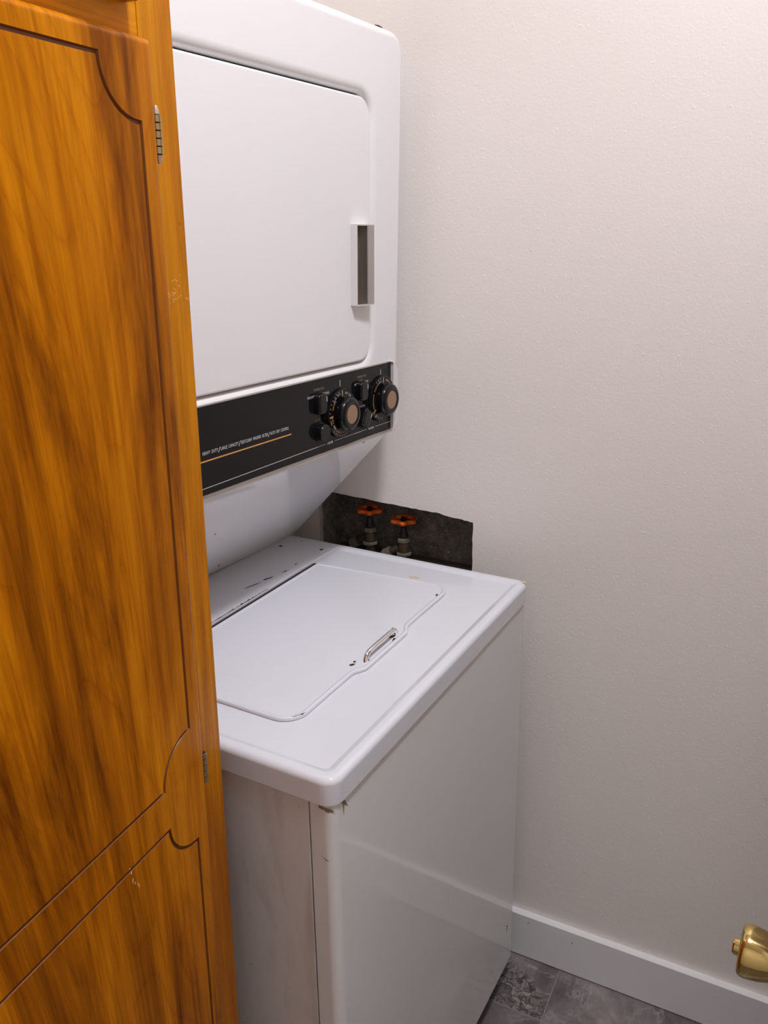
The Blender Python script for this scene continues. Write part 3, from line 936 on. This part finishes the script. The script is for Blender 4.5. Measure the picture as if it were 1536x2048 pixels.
YD0, YD1 = -0.505, -0.0515
upper = panel_path(-0.482, -0.0738, 0.9180, 1.5578, True, True, 0.0440)
lower = panel_path(-0.482, -0.0732, 0.2000, 0.8730, True, False, 0.0420)
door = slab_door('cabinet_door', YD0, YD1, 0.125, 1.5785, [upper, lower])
top_panel = panel_path(-0.482, -0.0738, 1.66, 2.29, True, True, 0.0440)
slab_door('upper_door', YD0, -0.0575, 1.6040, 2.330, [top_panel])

def hinge(z0, z1, knuckles, tips, rk=0.0040):
    h = empty('hinge'); h.parent = cab
    y, x = -0.0493, 0.0145
    n = knuckles
    st = (z1 - z0) / n
    for i in range(n):
        bm = bmesh.new()
        a, b_ = z0 + i * st + 0.0003, z0 + (i + 1) * st - 0.0003
        lathe(bm, [(rk - 0.0007, a), (rk, a + 0.0003), (rk, b_ - 0.0003), (rk - 0.0007, b_)], 'z', (x, y, 0), 16)
        obj('knuckle', bm, HINGE, h)
    bm = bmesh.new(); lathe(bm, [(rk - 0.0013, z0 - 0.0005), (rk - 0.0013, z1 + 0.0005)], 'z', (x, y, 0), 12)
    obj('hinge_pin', bm, GAP, h)
    if tips:
        for zc_, s in ((z1, 1), (z0, -1)):
            bm = bmesh.new()
            lathe(bm, [(0.0026, zc_ + s * 0.0003), (0.0024, zc_ + s * 0.0040), (0.0012, zc_ + s * 0.0072)], 'z', (x, y, 0), 12)
            obj('hinge_tip', bm, HINGE_TIP, h)
    box('hinge_leaf', 0.0003, 0.0148, y - 0.0012, y + 0.0002, z0, z1, HINGE, h)
hinge(1.4920, 1.5225, 5, True)
hinge(0.8830, 0.9180, 5, False, 0.0032)

# nicks in the varnish
st_o = bpy.data.objects['stile']
rng = random.Random(11)
for i in range(26):
    y = -0.0255 + rng.gauss(0, 0.0035) + (0.004 if i > 18 else 0)
    z = 1.3745 + rng.gauss(0, 0.0045) + (0.010 if i > 18 else 0)
    chip('varnish_nick', blob(y, z, rng.uniform(.0003, .0008), rng.uniform(.0003, .0009), 0, 6, i), WOOD_RAW, st_o, 0.0, 'x', 0.0002)
for i in range(5):
    chip('varnish_nick', blob(-0.006 + 0.0012 * i, 1.371 + rng.uniform(-.001, .001), .0006, .0004, 0, 6, 40 + i), WOOD_RAW, st_o, 0.0, 'x', 0.0002)
chip('dark_nick', blob(-0.0080, 1.4374, 0.0009, 0.0012, 0, 8, 60), WOOD_GROOVE, st_o, 0.0, 'x', 0.0002)
for i, (y, z, l) in enumerate([(-0.1725, 0.8705, .004), (-0.1714, 0.8610, .005), (-0.1690, 0.8560, .003), (-0.1655, 0.8520, .003), (-0.1640, 0.8490, .003), (-0.1740, 0.8760, .002)]):
    chip('varnish_nick', blob(y, z, .0005, l / 2, -0.2, 7, 70 + i), WOOD_RAW, door, T, 'x', 0.0002)

# ------------------------------------------------------------------ water valves in the wall opening
def valve(x, y, zw, label, turn):
    r = empty('water_valve', Matrix.Translation((x, y, zw)))
    tag(r, label, 'water valve', 'orange handled water valves in the wall hole')
    # lobed wheel
    bm = bmesh.new()
    n = 60
    def lobed(rad, z, k=0.0030):
        return [((rad + k * math.cos(6 * 2 * math.pi * i / n + turn)) * math.cos(2 * math.pi * i / n),
                 (rad + k * math.cos(6 * 2 * math.pi * i / n + turn)) * math.sin(2 * math.pi * i / n), z) for i in range(n)]
    rings = []
    for j in range(13):
        a = 2 * math.pi * j / 12
        rings.append(lobed(0.0205 + 0.0046 * math.cos(a), 0.0 + 0.0046 * math.sin(a)))
    loops(bm, rings, False, False)
    obj('handwheel', bm, VALVE_ORANGE, r, angle=60)
    bm = bmesh.new()
    for q in range(4):
        a = q * math.pi / 2 + 0.5
        tube(bm, [(0.003 * math.cos(a), 0.003 * math.sin(a), -0.002), (0.018 * math.cos(a), 0.018 * math.sin(a), -0.0005)], 0.0022, 8)
    lathe(bm, [(0.0062, -0.005), (0.0062, 0.0025), (0.004, 0.0042)], 'z', n=18)
    obj('wheel_spokes', bm, VALVE_DARK, r)
    bm = bmesh.new(); lathe(bm, [(0.0030, -0.034), (0.0030, -0.004)], 'z', n=14)
    obj('spindle', bm, VALVE_BRASS, r)
    bm = bmesh.new(); lathe(bm, [(0.0085, -0.037), (0.0085, -0.030), (0.0075, -0.026), (0.0060, -0.017), (0.0050, -0.0155)], 'z', n=20)
    obj('packing_nut', bm, VALVE_DARK, r)
    bm = bmesh.new(); lathe(bm, [(0.0125, -0.0455), (0.0137, -0.0445), (0.0137, -0.0385), (0.0122, -0.0370)], 'z', n=6)
    obj('bonnet_nut', bm, VALVE_LIGHT, r, smooth=False)
    bm = bmesh.new(); lathe(bm, [(0.0100, -0.075), (0.0125, -0.066), (0.0120, -0.055), (0.0105, -0.0455)], 'z', n=24)
    obj('valve_body', bm, VALVE_BRASS, r)
    bm = bmesh.new(); lathe(bm, [(0.0150, -0.0725), (0.0160, -0.0712), (0.0160, -0.0672), (0.0150, -0.0660)], 'z', n=6)
    obj('body_nut', bm, VALVE_LIGHT, r, smooth=False)
    bm = bmesh.new()
    tube(bm, [(-0.006, 0, -0.058), (-0.018, -0.002, -0.064), (-0.026, -0.003, -0.069)], 0.0075, 16)
    obj('outlet', bm, VALVE_BRASS, r)
    bm = bmesh.new()
    d = Vector((-0.026, -0.003, -0.069)); e = Vector((-0.016, -0.002, -0.0095)).normalized()
    for q in range(5):
        tube(bm, [d + e * (0.0034 * q), d + e * (0.0034 * q + 0.0016)], 0.0105, 16)
    tube(bm, [d, d + e * 0.018], 0.0095, 16)
    obj('hose_coupling', bm, VALVE_LIGHT, r)
    bm = bmesh.new()
    h0 = d + e * 0.016
    tube(bm, [h0, h0 + e * 0.012 + Vector((0, 0, -0.004)), h0 + e * 0.020 + Vector((0, 0, -0.022)), h0 + e * 0.021 + Vector((0, 0, -0.060))], 0.0085, 14)
    obj('hose_stub', bm, VALVE_DARK, r)
    bm = bmesh.new(); lathe(bm, [(0.0100, 0.661 - zw), (0.0100, -0.072)], 'z', n=18)
    obj('supply_pipe', bm, VALVE_BRASS, r)
    return r
valve(-0.3485, 0.7250, 0.8925, 'orange handled water valve in the wall hole, higher and nearer the dryer', 0.3)
valve(-0.2735, 0.7250, 0.8825, 'orange handled water valve in the wall hole, lower and farther from the dryer', 1.0)

# ------------------------------------------------------------------ the room door, of which only the knob reaches into the picture
LX = 0.5050
bm = bmesh.new()
add_box(bm, LX, LX + 0.035, -0.058, 0.655, 0.008, 2.03, 0.0015, 1)
d1 = struct('door_1', bm, DOOR_PAINT, 'open room door with polished brass knob in the lower right corner', 'door')
kn = empty('door_knob'); kn.parent = d1
kn['label'] = 'polished brass knob with lock button'
kn.matrix_local = Matrix.Translation((LX, 0.0070, 0.8050)) @ Matrix.Rotation(R(-4), 4, 'Z')
bm = bmesh.new()
lathe(bm, [(0.033, 0.0), (0.033, -0.003), (0.030, -0.007), (0.024, -0.009), (0.014, -0.010)], 'x', n=40)
obj('rose', bm, BRASS, kn)
bm = bmesh.new()
lathe(bm, [(0.0115, -0.008), (0.0105, -0.026), (0.0112, -0.042), (0.0130, -0.051), (0.0168, -0.060), (0.0196, -0.067), (0.0219, -0.075),
           (0.0230, -0.082), (0.0235, -0.0865), (0.0232, -0.0895), (0.0222, -0.0920), (0.0200, -0.0934), (0.0180, -0.0936), (0.0120, -0.0925), (0.0085, -0.0920)], 'x', n=56)
obj('knob_grip', bm, BRASS, kn, angle=60)
bm = bmesh.new()
lathe(bm, [(0.0076, -0.090), (0.0076, -0.0975), (0.0064, -0.0994), (0.004, -0.1001)], 'x', n=28)
obj('lock_button', bm, BRASS, kn)
